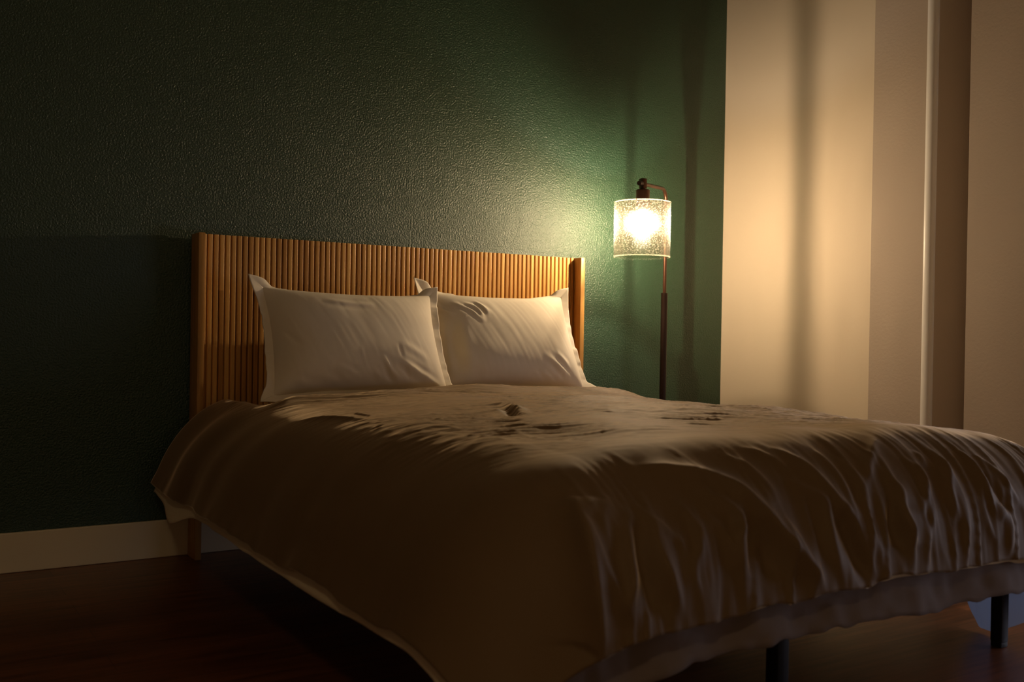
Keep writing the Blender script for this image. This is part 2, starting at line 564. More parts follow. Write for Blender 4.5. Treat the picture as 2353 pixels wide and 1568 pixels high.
def oak(name, dark, light, rough, along='Z', slat=None):
    m, nt, b, _ = node_mat(name)
    tc = N(nt, 'ShaderNodeTexCoord')
    mp = N(nt, 'ShaderNodeMapping')
    mp.inputs['Scale'].default_value = (40, 40, 1.6) if along == 'Z' else (1.6, 40, 40)
    gr = N(nt, 'ShaderNodeTexNoise', Scale=1.6, Detail=7.0, Roughness=0.62, Distortion=0.4)
    L(nt, tc, 'Object', mp, 'Vector')
    L(nt, mp, 'Vector', gr, 'Vector')
    src = (gr, 'Fac')
    if slat:
        # every slat is its own strip of wood, with joints at different heights
        br = N(nt, 'ShaderNodeTexBrick')
        br.offset = 0.41
        br.offset_frequency = 2
        br.squash = 1.0
        br.inputs['Color1'].default_value = (0, 0, 0, 1)
        br.inputs['Color2'].default_value = (1, 1, 1, 1)
        br.inputs['Mortar'].default_value = (0.5, 0.5, 0.5, 1)
        br.inputs['Scale'].default_value = 1.0
        br.inputs['Mortar Size'].default_value = 0.0
        br.inputs['Brick Width'].default_value = 0.46
        br.inputs['Row Height'].default_value = slat
        mp2 = N(nt, 'ShaderNodeMapping')
        mp2.inputs['Rotation'].default_value = (0, 0, 0)
        sep = N(nt, 'ShaderNodeSeparateXYZ')
        com = N(nt, 'ShaderNodeCombineXYZ')
        L(nt, tc, 'Object', sep, 'Vector')
        L(nt, sep, 'Z', com, 'X')
        ad = N(nt, 'ShaderNodeMath', operation='ADD')
        ad.inputs[1].default_value = 10 * slat + 0.788 - math.floor(0.788 / slat) * slat
        L(nt, sep, 'X', ad, 0)
        L(nt, ad, 'Value', com, 'Y')
        L(nt, com, 'Vector', br, 'Vector')
        mx = N(nt, 'ShaderNodeMix', data_type='FLOAT')
        mx.inputs['Factor'].default_value = 0.5
        nt.links.new(gr.outputs['Fac'], mx.inputs['A'])
        nt.links.new(br.outputs['Color'], mx.inputs['B'])
        src = (mx, 'Result')
    ramp = N(nt, 'ShaderNodeValToRGB')
    ramp.color_ramp.elements[0].color = (*dark, 1)
    ramp.color_ramp.elements[1].color = (*light, 1)
    ramp.color_ramp.elements[0].position = 0.2
    ramp.color_ramp.elements[1].position = 0.8
    nt.links.new(src[0].outputs[src[1]], ramp.inputs['Fac'])
    L(nt, ramp, 'Color', b, 'Base Color')
    b.inputs['Roughness'].default_value = rough
    bu = N(nt, 'ShaderNodeBump', Strength=0.12, Distance=0.001)
    L(nt, gr, 'Fac', bu, 'Height')
    L(nt, bu, 'Normal', b, 'Normal')
    return m


def fabric(name, color, rough=0.85, sheen=0.2, weave=900.0, bump=0.12, translucent=0.0, spec=0.15, tint=(1, 1, 1), sheen_rough=0.5):
    m, nt, b, out = node_mat(name)
    b.inputs['Base Color'].default_value = (*color, 1)
    b.inputs['Roughness'].default_value = rough
    b.inputs['Specular IOR Level'].default_value = spec
    b.inputs['Sheen Tint'].default_value = (*tint, 1)
    b.inputs['Sheen Weight'].default_value = sheen
    b.inputs['Sheen Roughness'].default_value = sheen_rough
    add_bump(nt, b, weave, bump, 0.0008, 2.0)
    if translucent > 0:
        tr = N(nt, 'ShaderNodeBsdfTranslucent')
        tr.inputs['Color'].default_value = (*color, 1)
        mx = N(nt, 'ShaderNodeMixShader')
        mx.inputs['Fac'].default_value = translucent
        L(nt, b, 'BSDF', mx, 1)
        L(nt, tr, 'BSDF', mx, 2)
        L(nt, mx, 'Shader', out, 'Surface')
    return m


SLAT_PITCH = 0.02047
M['floor'] = wood_floor()
M['oak'] = oak('honey_oak', (0.32, 0.15, 0.030), (0.62, 0.34, 0.090), 0.42)
M['oak_slats'] = oak('honey_oak_slats', (0.46, 0.225, 0.050), (0.84, 0.51, 0.155), 0.38, slat=SLAT_PITCH)
M['duvet'] = fabric('olive_brown_cotton', (0.178, 0.112, 0.049), 0.68, 1.0, spec=0.4, tint=(1.0, 0.80, 0.55), sheen_rough=0.28)
M['linen'] = fabric('white_cotton', (0.90, 0.83, 0.68), 0.85, 0.1)
M['lining'] = fabric('cream_lining_cotton', (0.80, 0.70, 0.48), 0.85, 0.1)
M['sheet'] = fabric('mauve_grey_sheet_cotton', (0.27, 0.215, 0.195), 0.85, 0.1, translucent=0.2)
M['white_cloth'] = fabric('blue_lit_white_cloth', (0.56, 0.61, 0.70), 0.85, 0.1, translucent=0.5)  # white cloth, with the assumed window's blue light mixed into the base colour
M['ticking'] = fabric('mattress_ticking', (0.62, 0.58, 0.52), 0.9, 0.1)
M['black_metal'] = simple('black_powder_coated_steel', (0.010, 0.010, 0.010), 0.62)
M['bronze'] = simple('oil_rubbed_bronze', (0.10, 0.048, 0.030), 0.34, 0.85)
M['dark_bronze'] = simple('dark_bronze', (0.030, 0.016, 0.012), 0.40, 0.7)
M['wire'] = simple('dark_wire', (0.02, 0.02, 0.02), 0.6)

# ---------------------------------------------------------------- room shell
def box_obj(name, lo, hi, mat, bevel=0.0):
    bm = bmesh.new()
    add_box(bm, lo, hi, bevel)
    return bm_obj(name, bm, mat)


T = 0.16
struct(box_obj('floor', (XL - T, YF - T, -0.1), (XR + 1.2, T, 0.0), M['floor']), 'dark red-brown plank floor')
struct(box_obj('ceiling', (XL - T, YF - T, H), (XR + 1.2, T, H + 0.1), M['ceiling']))
struct(box_obj('wall_back', (XL - T, 0.0, 0.0), (XR + 1.2, T, H), M['green']), 'dark green accent wall with orange-peel texture')
struct(box_obj('wall_left', (XL - T, YF, 0.0), (XL, 0.0, H), M['beige']))

struct(box_obj('wall_front', (XL - T, YF - T, 0), (XW + T, YF, H), M['beige']))

# right wall: smooth panel beside the corner
Y_A, Y_B, Y_E = -0.854, -1.068, -1.283
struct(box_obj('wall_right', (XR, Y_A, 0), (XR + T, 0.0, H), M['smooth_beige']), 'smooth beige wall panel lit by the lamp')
# the textured strip turns away a little and ends in a rounded corner, then the wall steps back into a niche
ANG = math.radians(14)
xb = XR + (Y_A - Y_B) * math.tan(ANG)
R_B = 0.022
bm = bmesh.new()
outl = [(XR, Y_A)]
n0 = -math.cos(ANG), -math.sin(ANG)
cx, cy = xb + R_B * math.cos(ANG), Y_B + R_B * math.sin(ANG) * 0 - 0.0
for k in range(13):
    a = math.pi + ANG + (math.pi / 2 - ANG) * k / 12
    outl.append((cx + R_B * math.cos(a), cy + R_B * math.sin(a)))
outl += [(XR + 0.75, cy - R_B), (XR + 0.75, Y_A), ]
bot = [bm.verts.new((x, y, 0)) for x, y in outl]
top = [bm.verts.new((x, y, H)) for x, y in outl]
for i in range(len(outl)):
    j = (i + 1) % len(outl)
    bm.faces.new((bot[i], bot[j], top[j], top[i]))
bm.faces.new(bot[::-1])
bm.faces.new(top)
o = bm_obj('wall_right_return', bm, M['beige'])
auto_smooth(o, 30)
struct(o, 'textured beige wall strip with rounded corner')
# lighter tube over that rounded corner, painting in the light it catches
bm = bmesh.new()
add_tube(bm, [(cx, cy, 0.0), (cx, cy, H)], R_B + 0.003, 24)
o = bm_obj('corner_highlight', bm, simple('corner_highlight_paint', (0.86, 0.85, 0.84), 0.32))
auto_smooth(o)
struct(o, 'rounded wall corner at the edge of the niche, its highlight painted lighter')
# rest of the right wall: it turns away slightly, then carries the assumed low window
bm = bmesh.new()
outl = [(XR, Y_E), (XW, -1.56), (XW + T, -1.56), (XR + 0.60, -1.56), (XR + 0.60, Y_E)]
bot = [bm.verts.new((x, y, 0)) for x, y in outl]
top = [bm.verts.new((x, y, H)) for x, y in outl]
for i in range(len(outl)):
    j = (i + 1) % len(outl)
    bm.faces.new((bot[i], bot[j], top[j], top[i]))
bm.faces.new(bot[::-1])
bm.faces.new(top)
bmesh.ops.recalc_face_normals(bm, faces=bm.faces)
struct(bm_obj('wall_right_end', bm, M['beige']), 'dim beige wall beyond the niche')
bm = bmesh.new()
add_box(bm, (XW, WIN['y1'], 0), (XW + T, -1.561, H))
add_box(bm, (XW, YF - T, 0), (XW + T, WIN['y0'], H))
add_box(bm, (XW, WIN['y0'], 0), (XW + T, WIN['y1'], WIN['z0']))
add_box(bm, (XW, WIN['y0'], WIN['z1']), (XW + T, WIN['y1'], H))
struct(bm_obj('wall_right_window', bm, M['beige']))
struct(box_obj('wall_niche', (XR + 0.60, Y_E - 0.05, 0), (XR + 0.75, Y_B - 0.03, H), M['beige']))

# assumed window in the right wall, out of view, added for the cool light
bm = bmesh.new()
fw = 0.05
y0, y1, z0, z1 = WIN['y0'], WIN['y1'], WIN['z0'], WIN['z1']
for lo, hi in (((y0, z0), (y1, z0 + fw)), ((y0, z1 - fw), (y1, z1)), ((y0, z0), (y0 + fw, z1)), ((y1 - fw, z0), (y1, z1)),
               (((y0 + y1) / 2 - 0.02, z0), ((y0 + y1) / 2 + 0.02, z1))):
    add_box(bm, (XW + 0.05, lo[0], lo[1]), (XW + 0.10, hi[0], hi[1]), 0.004)
win = struct(bm_obj('assumed_window_1', bm, M['trim']))
gm, gnt, gb, gout = node_mat('assumed_window_glass')
gt = N(gnt, 'ShaderNodeBsdfTransparent')
gg = N(gnt, 'ShaderNodeBsdfGlossy', Roughness=0.02)
gx = N(gnt, 'ShaderNodeMixShader', Fac=0.06)
L(gnt, gt, 'BSDF', gx, 1)
L(gnt, gg, 'BSDF', gx, 2)
L(gnt, gx, 'Shader', gout, 'Surface')
bm = bmesh.new()
add_box(bm, (XW + 0.072, y0 + fw, z0 + fw), (XW + 0.076, y1 - fw, z1 - fw))
o = bm_obj('assumed_window_pane', bm, gm)
o.parent = win
bm = bmesh.new()
add_box(bm, (XW - 0.02, y0 - 0.04, z0 - 0.015), (XW + 0.05, y1 + 0.04, z0), 0.006)
o = bm_obj('assumed_window_sill', bm, M['trim'])
o.parent = win

# baseboards
def baseboard(name, lo, hi):
    return struct(box_obj(name, lo, hi, M['trim'], 0.004))


baseboard('baseboard_back', (XL, -0.015, 0), (XR, 0.0, 0.128))['label'] = 'cream baseboard under the green wall'
baseboard('baseboard_left', (XL, YF, 0), (XL + 0.015, -0.016, 0.128))
baseboard('baseboard_right', (XR - 0.015, Y_A, 0), (XR, -0.016, 0.128))
baseboard('baseboard_right_window', (XW - 0.015, YF, 0), (XW, -1.57, 0.128))

# ---------------------------------------------------------------- bed
HB_W, HB_D, HB_H = 1.62, 0.1135, 1.113
bed = empty('bed', (0, -1.0, 0))
tag(bed, 'queen bed with fluted honey-oak headboard and black metal legs', 'bed')

# headboard: vertical slats on a backing board
bm = bmesh.new()
y_face = -0.066
x0 = -HB_W / 2 + 0.022
x1 = HB_W / 2 - 0.022
add_box(bm, (x0, -0.052, 0.26), (x1, -0.030, HB_H - 0.001))
n = int(round((x1 - x0) / SLAT_PITCH))
pitch = (x1 - x0) / n
for i in range(n):
    a = x0 + i * pitch + 0.0020
    b = x0 + (i + 1) * pitch - 0.0020
    # rounded face slat, extruded along z
    prof = [(a, -0.051), (a, y_face + 0.0040), (a + 0.0008, y_face + 0.0020), (a + 0.0021, y_face + 0.0007), (a + 0.0040, y_face),
            (b - 0.0040, y_face), (b - 0.0021, y_face + 0.0007), (b - 0.0008, y_face + 0.0020), (b, y_face + 0.0040), (b, -0.051)]
    lo = [bm.verts.new((x, y, 0.27)) for x, y in prof]
    hi = [bm.verts.new((x, y, HB_H)) for x, y in prof]
    for k in range(len(prof) - 1):
        bm.faces.new((lo[k], lo[k + 1], hi[k + 1], hi[k]))
    bm.faces.new(hi)
    bm.faces.new(lo[::-1])
head = bm_obj('headboard', bm, M['oak_slats'])
auto_smooth(head, 14)
adopt(bed, head)
for s in (-1, 1):
    bm = bmesh.new()
    xa, xb_ = (-HB_W / 2, x0) if s < 0 else (x1, HB_W / 2)
    add_box(bm, (xa, -HB_D, 0.0), (xb_, -0.018, HB_H), 0.0025)
    o = bm_obj('side_panel', bm, M['oak'])
    auto_smooth(o)
    o.parent = head
    o['label'] = 'oak side panel framing the slats'
# metal platform
bm = bmesh.new()
FZ0, FZ1 = 0.235, 0.285
for s in (-1, 1):
    add_box(bm, (s * 0.735 - 0.02, -2.06, FZ0), (s * 0.735 + 0.02, -0.13, FZ1), 0.003)
add_box(bm, (-0.02, -2.06, FZ0), (0.02, -0.13, FZ1), 0.003)
for y in (-2.045, -0.145):
    add_box(bm, (-0.735, y - 0.018, FZ0 + 0.001), (0.735, y + 0.018, FZ1 - 0.001), 0.003)
for k in range(13):
    y = -0.26 - k * 0.14
    add_box(bm, (-0.735, y - 0.03, FZ1 - 0.012), (0.735, y + 0.03, FZ1 + 0.0), 0.002)
o = bm_obj('bed_frame', bm, M['black_metal'])
auto_smooth(o)
adopt(bed, o)
o['label'] = 'black metal platform frame'
for (lx, ly, w) in ((-0.731, -2.04, 0.016), (0.731, -2.04, 0.016), (-0.064, -2.02, 0.018), (0, -1.1, 0.02)):
    bm = bmesh.new()
    add_box(bm, (lx - w, ly - w, 0.012), (lx + w, ly + w, FZ0 + 0.01), 0.004)
    add_box(bm, (lx - w + 0.001, ly - w + 0.001, 0.0), (lx + w - 0.001, ly + w - 0.001, 0.016), 0.003)
    o = bm_obj('leg', bm, M['black_metal'])
    auto_smooth(o)
    adopt(bed, o)
    o['label'] = 'square black metal leg'

# mattress
bm = bmesh.new()
add_box(bm, (-0.745, -2.08, FZ1 + 0.001), (0.745, -0.125, 0.455), 0.08, 6)
mat_o = bm_obj('mattress', bm, M['ticking'])
auto_smooth(mat_o, 60)
tag(mat_o, 'thick mattress on the black bed frame, under the brown duvet', 'mattress')

# sheet hanging out under the duvet
def build_sheet():
    D = DUVET
    w0, yf = D['w0'], D['yf']
    t0 = D['y0'] - yf
    nu, nv = 200, 220
    a = np.linspace(-1, 1, nu)
    b = np.linspace(0, 1, nv)
    A, B = np.meshgrid(a, b, indexing='ij')
    # how far the cloth reaches past the bed on each side
    Ls = 0.480 + 0.012 * vnoise(B * 9, B * 0 + 3.3, 5) + 0.03 * np.exp(-((B - 0.0) / 0.06) ** 2)
    Lr = 0.49 + 0.0 * smooth01((B - 0.70) / 0.10) * smooth01((1.05 - B) / 0.10)
    side = np.where(A < 0, Ls, Lr)
    Lf = 0.488 + 0.010 * vnoise(A * 7 + 5, A * 0 + 1.7, 9) + 0.004 * vnoise(A * 30, A * 0, 2)
    S = A * (w0 + side)
    Tt = B * (t0 + Lf)
    Tt = Tt + 0.03
    P = duvet_base(S, Tt)
    n = -grid_normals(P)
    P = P - n * 0.046
    drop = smooth01((P[..., 2] * -1 + 0.45) / 0.2)
    h = 0.010 * vnoise(S * 9, Tt * 9, 21) * drop + 0.004 * vnoise(S * 28, Tt * 28, 22) * drop
    P = P + n * h[..., None]
    P[..., 2] = np.maximum(P[..., 2], 0.012)
    v, f = sheet_mesh(P, 0.0025, flip=True)
    o = mesh_obj('bed_sheet', v, f, M['sheet'])
    tag(o, 'thin mauve-grey bed sheet hanging out below the foot hem of the brown duvet', 'sheet')
    return o


build_sheet()


def build_hanging_cloth():
    ys = np.linspace(-2.12, -1.88, 60)
    low = np.interp(ys, [-2.25, -2.18, -2.09, -2.03, -1.98, -1.93, -1.905, -1.89, -1.88],
                    [0.17, 0.125, 0.07, 0.034, 0.008, 0.008, 0.036, 0.070, 0.13])
    f = np.linspace(0, 1, 40)
    Y, Fv = np.meshgrid(ys, f, indexing='ij')
    Z = 0.300 + (low[:, None] - 0.300) * Fv
    X = 0.775 + 0.04 * Fv + 0.012 * Fv * np.sin(Y * 42) + 0.006 * vnoise(Y * 30, Z * 4, 71)
    P = np.stack([X, Y + 0.006 * Fv * np.sin(Z * 30), Z], -1)
    v, fc = sheet_mesh(P, 0.002)
    o = mesh_obj('hanging_cloth', v, fc, M['white_cloth'])
    o.modifiers.new('smooth', 'SUBSURF').levels = 1
    tag(o, 'pale cloth corner hanging behind the bed leg at the foot, blue daylight mixed into its colour', 'cloth')


build_hanging_cloth()


CLEAR = []


def build_pillow(which, folds, label, seed):
    nu, nv = 170, 130
    u = np.sin(np.linspace(-1, 1, nu) * math.pi / 2)
    v = np.sin(np.linspace(-1, 1, nv) * math.pi / 2)
    U, V = np.meshgrid(u, v, indexing='ij')
    rng = 0.5
    loc = Vector(PILLOWS[which]['c'])
    faces, verts = [], []
    for side, t0 in ((1.0, 0.095), (-1.0, 0.055)):
        P = pillow_base(U, V, t0, side)
        X, Y = U * PILLOW_A, V * PILLOW_B
        edge = np.clip((1 - np.abs(U) ** 6) * (1 - np.abs(V) ** 6), 0, 1)
        h = 0.003 * vnoise(X * 9 + seed, Y * 9, seed)
        # gathers that run in from the seams
        gv = vnoise(X * 34 + 0.5 * seed, Y * 5, seed + 3) * smooth01((np.abs(V) - 0.55) / 0.45)
        gu = vnoise(X * 5, Y * 34 + seed, seed + 4) * smooth01((np.abs(U) - 0.72) / 0.28)
        h += 0.0035 * gv * np.where(Y < 0, 1.0, 0.35) + 0.002 * gu
        # fine pull lines slanting down the face
        h += 0.0005 * vnoise((X * 0.94 + Y * 0.34) * 95, (Y * 0.94 - X * 0.34) * 9, seed + 6)
        if side > 0:
            for wd, am, pts in folds:
                h += crease(X, Y, pts, wd * 1.1, am * 1.05)
        P[..., 2] += side * h * edge
        k = len(verts)
        W = pillow_place(P, which).reshape(-1, 3) - np.array(loc)
        verts.extend(W.tolist())
        CLEAR.append((W + np.array(loc)).reshape(-1, 3))
        faces += [tuple(i + k for i in f) for f in grid_faces(nu, nv, side < 0)]
    o = mesh_obj('pillow', verts, faces, M['linen'], loc=loc)
    bm = bmesh.new()
    bm.from_mesh(o.data)
    bmesh.ops.remove_doubles(bm, verts=bm.verts, dist=1e-5)
    bm.to_mesh(o.data)
    bm.free()
    tag(o, label, 'pillow', 'white pillows against the headboard')
    # flat flange all round
    m = 560
    per = np.linspace(0, 4, m, endpoint=False)
    k = np.floor(per).astype(int)
    r = (per - k) * 2 - 1
    r = np.sign(r) * np.abs(r) ** 0.9
    uu = np.select([k == 0, k == 1, k == 2], [r, np.ones(m), -r], -np.ones(m))
    vv = np.select([k == 0, k == 1, k == 2], [-np.ones(m), r, np.ones(m)], -r)
    rows = []
    nw = 9
    w_f = 0.030
    top_side = smooth01((vv - 0.90) / 0.10) * smooth01((0.97 - np.abs(uu)) / 0.12)
    for i in range(nw):
        f = i / (nw - 1)
        base = pillow_base(uu, vv, 0.0)
        wu = w_f * (f - 0.12) * (1 - 0.45 * top_side)
        base[..., 2] -= f * 0.022 * top_side
        corner = (np.abs(uu) ** 10) * (np.abs(vv) ** 10)
        side_u = np.where(np.abs(uu) >= 0.9999, np.sign(uu), np.sign(uu) * np.clip((np.abs(uu) - 0.93) / 0.07, 0, 1))
        side_v = np.where(np.abs(vv) >= 0.9999, np.sign(vv), np.sign(vv) * np.clip((np.abs(vv) - 0.90) / 0.10, 0, 1))
        base[..., 0] += wu * side_u * (1 + 0.25 * corner)
        base[..., 1] += wu * side_v * (1 + 0.25 * corner)
        base[..., 2] += f * (0.010 * vnoise(per * 7, per * 0 + 0.5, seed + 8) + 0.006 * vnoise(per * 19, per * 0 + 0.5, seed + 9))
        if which == 'right':
            # top left corner flops forward, lower right one sticks out over the bed
            base[..., 2] += f * 0.02 * np.exp(-((per - 3.0) / 0.12) ** 2)
        base[..., 2] += f * 0.012 * corner
        tl = np.exp(-((per - 3.0) / 0.07) ** 2)
        base[..., 0] -= f * 0.012 * tl
        base[..., 1] += f * 0.006 * tl
        tip = np.exp(-((per - 1.0) / 0.05) ** 2) if which == 'right' else np.exp(-((np.minimum(per, 4 - per)) / 0.05) ** 2) * -0.4
        base[..., 0] += f * 0.035 * tip
        base[..., 1] += f * 0.020 * np.abs(tip)
        rows.append(pillow_place(base, which) - np.array(loc))
    R = np.stack(rows, 1)
    R = np.concatenate([R, R[:1]], 0)
    CLEAR.append((R + np.array(loc)).reshape(-1, 3))
    v, f = sheet_mesh(R, 0.0022)
    fl = mesh_obj('flange', v, f, M['linen'], o)
    bm = bmesh.new()
    bm.from_mesh(fl.data)
    bmesh.ops.remove_doubles(bm, verts=bm.verts, dist=1e-5)
    bmesh.ops.recalc_face_normals(bm, faces=bm.faces)
    bm.to_mesh(fl.data)
    bm.free()
    return o


build_pillow('left', PILLOW_FOLDS_LEFT, 'white pillow on the shaded side of the bed, overlapping the other pillow', 11)
build_pillow('right', PILLOW_FOLDS_RIGHT, 'white pillow on the side of the bed nearest the floor lamp', 23)

def build_duvet():
    D = DUVET
    nu, nv = 400, 410
    s = np.linspace(-D['w0'] - D['L'], D['w0'] + D['L'], nu)
    t = np.linspace(0, D['y0'] - D['yf'] + D['Lf'], nv)
    S, Tm = np.meshgrid(s, t, indexing='ij')
    P = duvet_base(S, Tm)
    t0 = D['y0'] - D['yf']
    n = -grid_normals(P)
    H = np.zeros_like(S)
    foot = smooth01((Tm - t0) / 0.18)
    left = smooth01((-S - D['w0']) / 0.25)
    right = smooth01((S - D['w0']) / 0.25)
    topm = (1 - foot) * (1 - left) * (1 - right)
    # soft hills of the filling
    H += 0.008 * vnoise(S * 3.1 + 4, Tm * 3.1, 1) + 0.005 * vnoise(S * 6, Tm * 6, 2)
    # long thin creases across the flat top
    ca, sa = math.cos(-0.25), math.sin(-0.25)
    U, V = S * ca - Tm * sa, S * sa + Tm * ca
    w = 0.5 + 0.5 * vnoise(S * 4, Tm * 4, 7)
    U2 = U + 0.03 * vnoise(S * 8, Tm * 8, 17)
    V2 = V + 0.020 * vnoise(S * 5, Tm * 5, 18)
    for sc, am, sd in ((30, 0.0030, 3), (55, 0.0024, 4), (95, 0.0014, 5)):
        r = 1 - np.abs(vnoise(U2 * sc * 0.22, V2 * sc, sd))
        H += am * (r ** 3 - 0.35) * topm * (0.35 + w) * smooth01((1.95 - Tm) / 0.3)
    # hanging pleats of the foot and a few lazy ones of the side
    g = vnoise((S + 0.20 * Tm) * 22, Tm * 2.6, 31)
    H += 0.0075 * ((1 - np.abs(g)) ** 2 - 0.3) * foot * (0.4 + 0.6 * smooth01((Tm - t0) / 0.4)) * (1 - left * 0.9)
    g2 = vnoise((S + 0.1 * Tm) * 50, Tm * 6, 33)
    H += 0.0020 * (1 - np.abs(g2) * 2) * foot * (1 - left)
    H += 0.010 * vnoise(Tm * 6.5 + 9, S * 1.0, 41) * left * smooth01((-S - D['w0']) / 0.5) * (1 - 0.7 * smooth01((Tm - 0.5) / 0.5))
    H += 0.005 * vnoise(Tm * 3 + 9, S * 3.0, 42) * left
    for wd, am, pts in FOOT_FOLDS:
        H += crease(S, Tm, pts, wd * 1.1, am * 1.45, 0.8, am > 0)
    P = P + n * H[..., None]
    # uneven hem
    edge_f = smooth01((Tm - t0 - D['Lf'] + 0.07) / 0.07)
    P[..., 2] += edge_f * (0.006 * vnoise(S * 11, S * 0, 51) + 0.003 * vnoise(S * 31, S * 0, 52)) * (1 - left)
    edge_l = smooth01((-S - D['w0'] - D['L'] + 0.07) / 0.07)
    P[..., 2] += edge_l * (0.008 * vnoise(Tm * 8, Tm * 0, 53) + 0.003 * vnoise(Tm * 24, Tm * 0, 54))
    # the pillows press it down
    for W in CLEAR:
        g = 0.008
        ix = np.round((W[:, 0] + 1.2) / g).astype(int)
        iy = np.round((W[:, 1] + 1.2) / g).astype(int)
        Z = np.full((320, 160), 9.0)
        np.minimum.at(Z, (ix, iy), W[:, 2])
        for _ in range(2):
            Zp = np.pad(Z, 1, constant_values=9.0)
            Z = np.minimum.reduce([Zp[a:a + 320, b:b + 160] for a in range(3) for b in range(3)])
        qx = np.clip(np.round((P[..., 0] + 1.2) / g).astype(int), 0, 319)
        qy = np.clip(np.round((P[..., 1] + 1.2) / g).astype(int), 0, 159)
        P[..., 2] = np.minimum(P[..., 2], Z[qx, qy] - 0.004)
    v, f = sheet_mesh(P, 0.012, flip=True)
    o = mesh_obj('duvet', v, f, M['duvet'])
    tag(o, 'rumpled olive-brown duvet draped over the bed', 'duvet')
    # cream lining that peeks out under the hem
    ns, nt_ = 260, 240
    a = np.linspace(-1, 1, ns)
    bb = np.linspace(0, 1, nt_)
    A, B = np.meshgrid(a, bb, indexing='ij')
    ext_l = 0.021 + 0.013 * vnoise(B * 6, B * 0 + 0.4, 61) + 0.004 * vnoise(B * 22, B * 0, 62)
    ext_l = ext_l + 0.05 * np.exp(-((B - 0.13) / 0.05) ** 2) * (A < 0)
    ext_f = 0.004 + 0.004 * vnoise(A * 8, A * 0 + 0.4, 63) + 0.003 * vnoise(A * 26, A * 0, 64)
    S2 = A * (D['w0'] + D['L'] + np.where(A < 0, ext_l, 0.004))
    T2 = 0.004 + B * (t0 + D['Lf'] + ext_f - 0.004)
    Q = duvet_base(S2, T2)
    nq = -grid_normals(Q)
    hem = smooth01((0.62 - Q[..., 2]) / 0.2)
    Q = Q - nq * 0.026
    vq, fq = sheet_mesh(Q, 0.002, flip=True)
    ln = mesh_obj('lining', vq, fq, M['lining'], o)
    ln['label'] = 'cream lining showing below the hem'
    return o


build_duvet()

# ---------------------------------------------------------------- floor lamp
BX, BY, BZ = 0.9385, -0.330, 1.253        # bulb centre
PX, PY = 1.195, -0.180                   # pole
lamp = empty('floor_lamp', (PX, PY, 0))
tag(lamp, 'bronze floor lamp with seeded glass cylinder shade, lit, beside the bed', 'lamp')
lean = -0.006


def part(name, bm, mat, parent=lamp, deg=35, label=None):
    o = bm_obj(name, bm, mat)
    auto_smooth(o, deg)
    if parent is lamp:
        adopt(lamp, o)
    else:
        o.parent = parent
    if label:
        o['label'] = label
    return o


bm = bmesh.new()
add_lathe(bm, [(0, 0), (0.125, 0), (0.13, 0.004), (0.13, 0.016), (0.125, 0.021), (0.03, 0.026), (0.018, 0.034), (0, 0.034)], (PX, PY, 0))
part('base', bm, M['dark_bronze'])
Z_J = 0.975
bm = bmesh.new()
add_tube(bm, [(PX, PY, 0.03), (PX, PY, Z_J)], 0.0145, 24)
part('pole', bm, M['dark_bronze'], label='thick lower pole')
bm = bmesh.new()
zt = 1.378
d = Vector((BX - PX, BY - PY, 0)).normalized()
pts = [Vector((PX, PY, Z_J - 0.01)), Vector((PX, PY, 1.1)), Vector((PX, PY, zt))]
rad = 0.050
arm_up = -0.06                             # the arm dips a little towards the socket
ang_end = math.pi / 2 - arm_up
c0 = Vector((PX, PY, zt)) + d * rad
for k in range(1, 11):
    a = ang_end * k / 10
    pts.append(c0 - d * rad * math.cos(a) + Vector((0, 0, rad * math.sin(a))))
last = pts[-1]
tang = (d * math.cos(arm_up) + Vector((0, 0, math.sin(arm_up))))
need = (Vector((BX, BY, 0)) - Vector((last.x, last.y, 0))).length / math.cos(arm_up)
tip = last + tang * need
pts += [last + tang * (need * f) for f in (0.33, 0.66, 1.0)]
pts.append(tip + tang * 0.012)
add_tube(bm, pts, 0.0078, 16)
arm = part('arm', bm, M['bronze'], label='slim upper pole bent over into an arm')
bm = bmesh.new()
add_tube(bm, [tip + tang * 0.010, tip + tang * 0.046], 0.0095, 16)
o = part('knob', bm, M['dark_bronze'])
bm = bmesh.new()
add_box(bm, (BX - 0.012, BY - 0.012, tip.z - 0.020), (BX + 0.012, BY + 0.012, tip.z + 0.022), 0.002)
o = part('swivel_block', bm, M['bronze'])
# stem and socket cup
Z_CT = 1.389
bm = bmesh.new()
add_tube(bm, [(BX, BY, Z_CT - 0.002), (BX, BY, tip.z - 0.015)], 0.011, 20)
o = part('stem', bm, M['dark_bronze'])
bm = bmesh.new()
add_lathe(bm, [(0.0, Z_CT), (0.026, Z_CT), (0.029, Z_CT - 0.003), (0.0285, 1.300), (0.024, 1.294), (0.0, 1.294)], (BX, BY, 0))
sock = part('socket', bm, M['bronze'])

# seeded glass
m, nt, b, out = node_mat('seeded_glass')
tc = N(nt, 'ShaderNodeTexCoord')
vo = N(nt, 'ShaderNodeTexVoronoi', Scale=140.0)
no = N(nt, 'ShaderNodeTexNoise', Scale=55.0, Detail=3.0)
L(nt, tc, 'Object', vo, 'Vector')
L(nt, tc, 'Object', no, 'Vector')
rp = N(nt, 'ShaderNodeValToRGB')
rp.color_ramp.elements[0].position = 0.10
rp.color_ramp.elements[0].color = (1, 1, 1, 1)
rp.color_ramp.elements[1].position = 0.46
rp.color_ramp.elements[1].color = (0, 0, 0, 1)
L(nt, vo, 'Distance', rp, 'Fac')
rn = N(nt, 'ShaderNodeValToRGB')
rn.color_ramp.elements[0].position = 0.22
rn.color_ramp.elements[1].position = 0.46
L(nt, no, 'Fac', rn, 'Fac')
seed = N(nt, 'ShaderNodeMath', operation='MULTIPLY')
L(nt, rp, 'Color', seed, 0)
L(nt, rn, 'Color', seed, 1)
tr = N(nt, 'ShaderNodeBsdfTransparent')
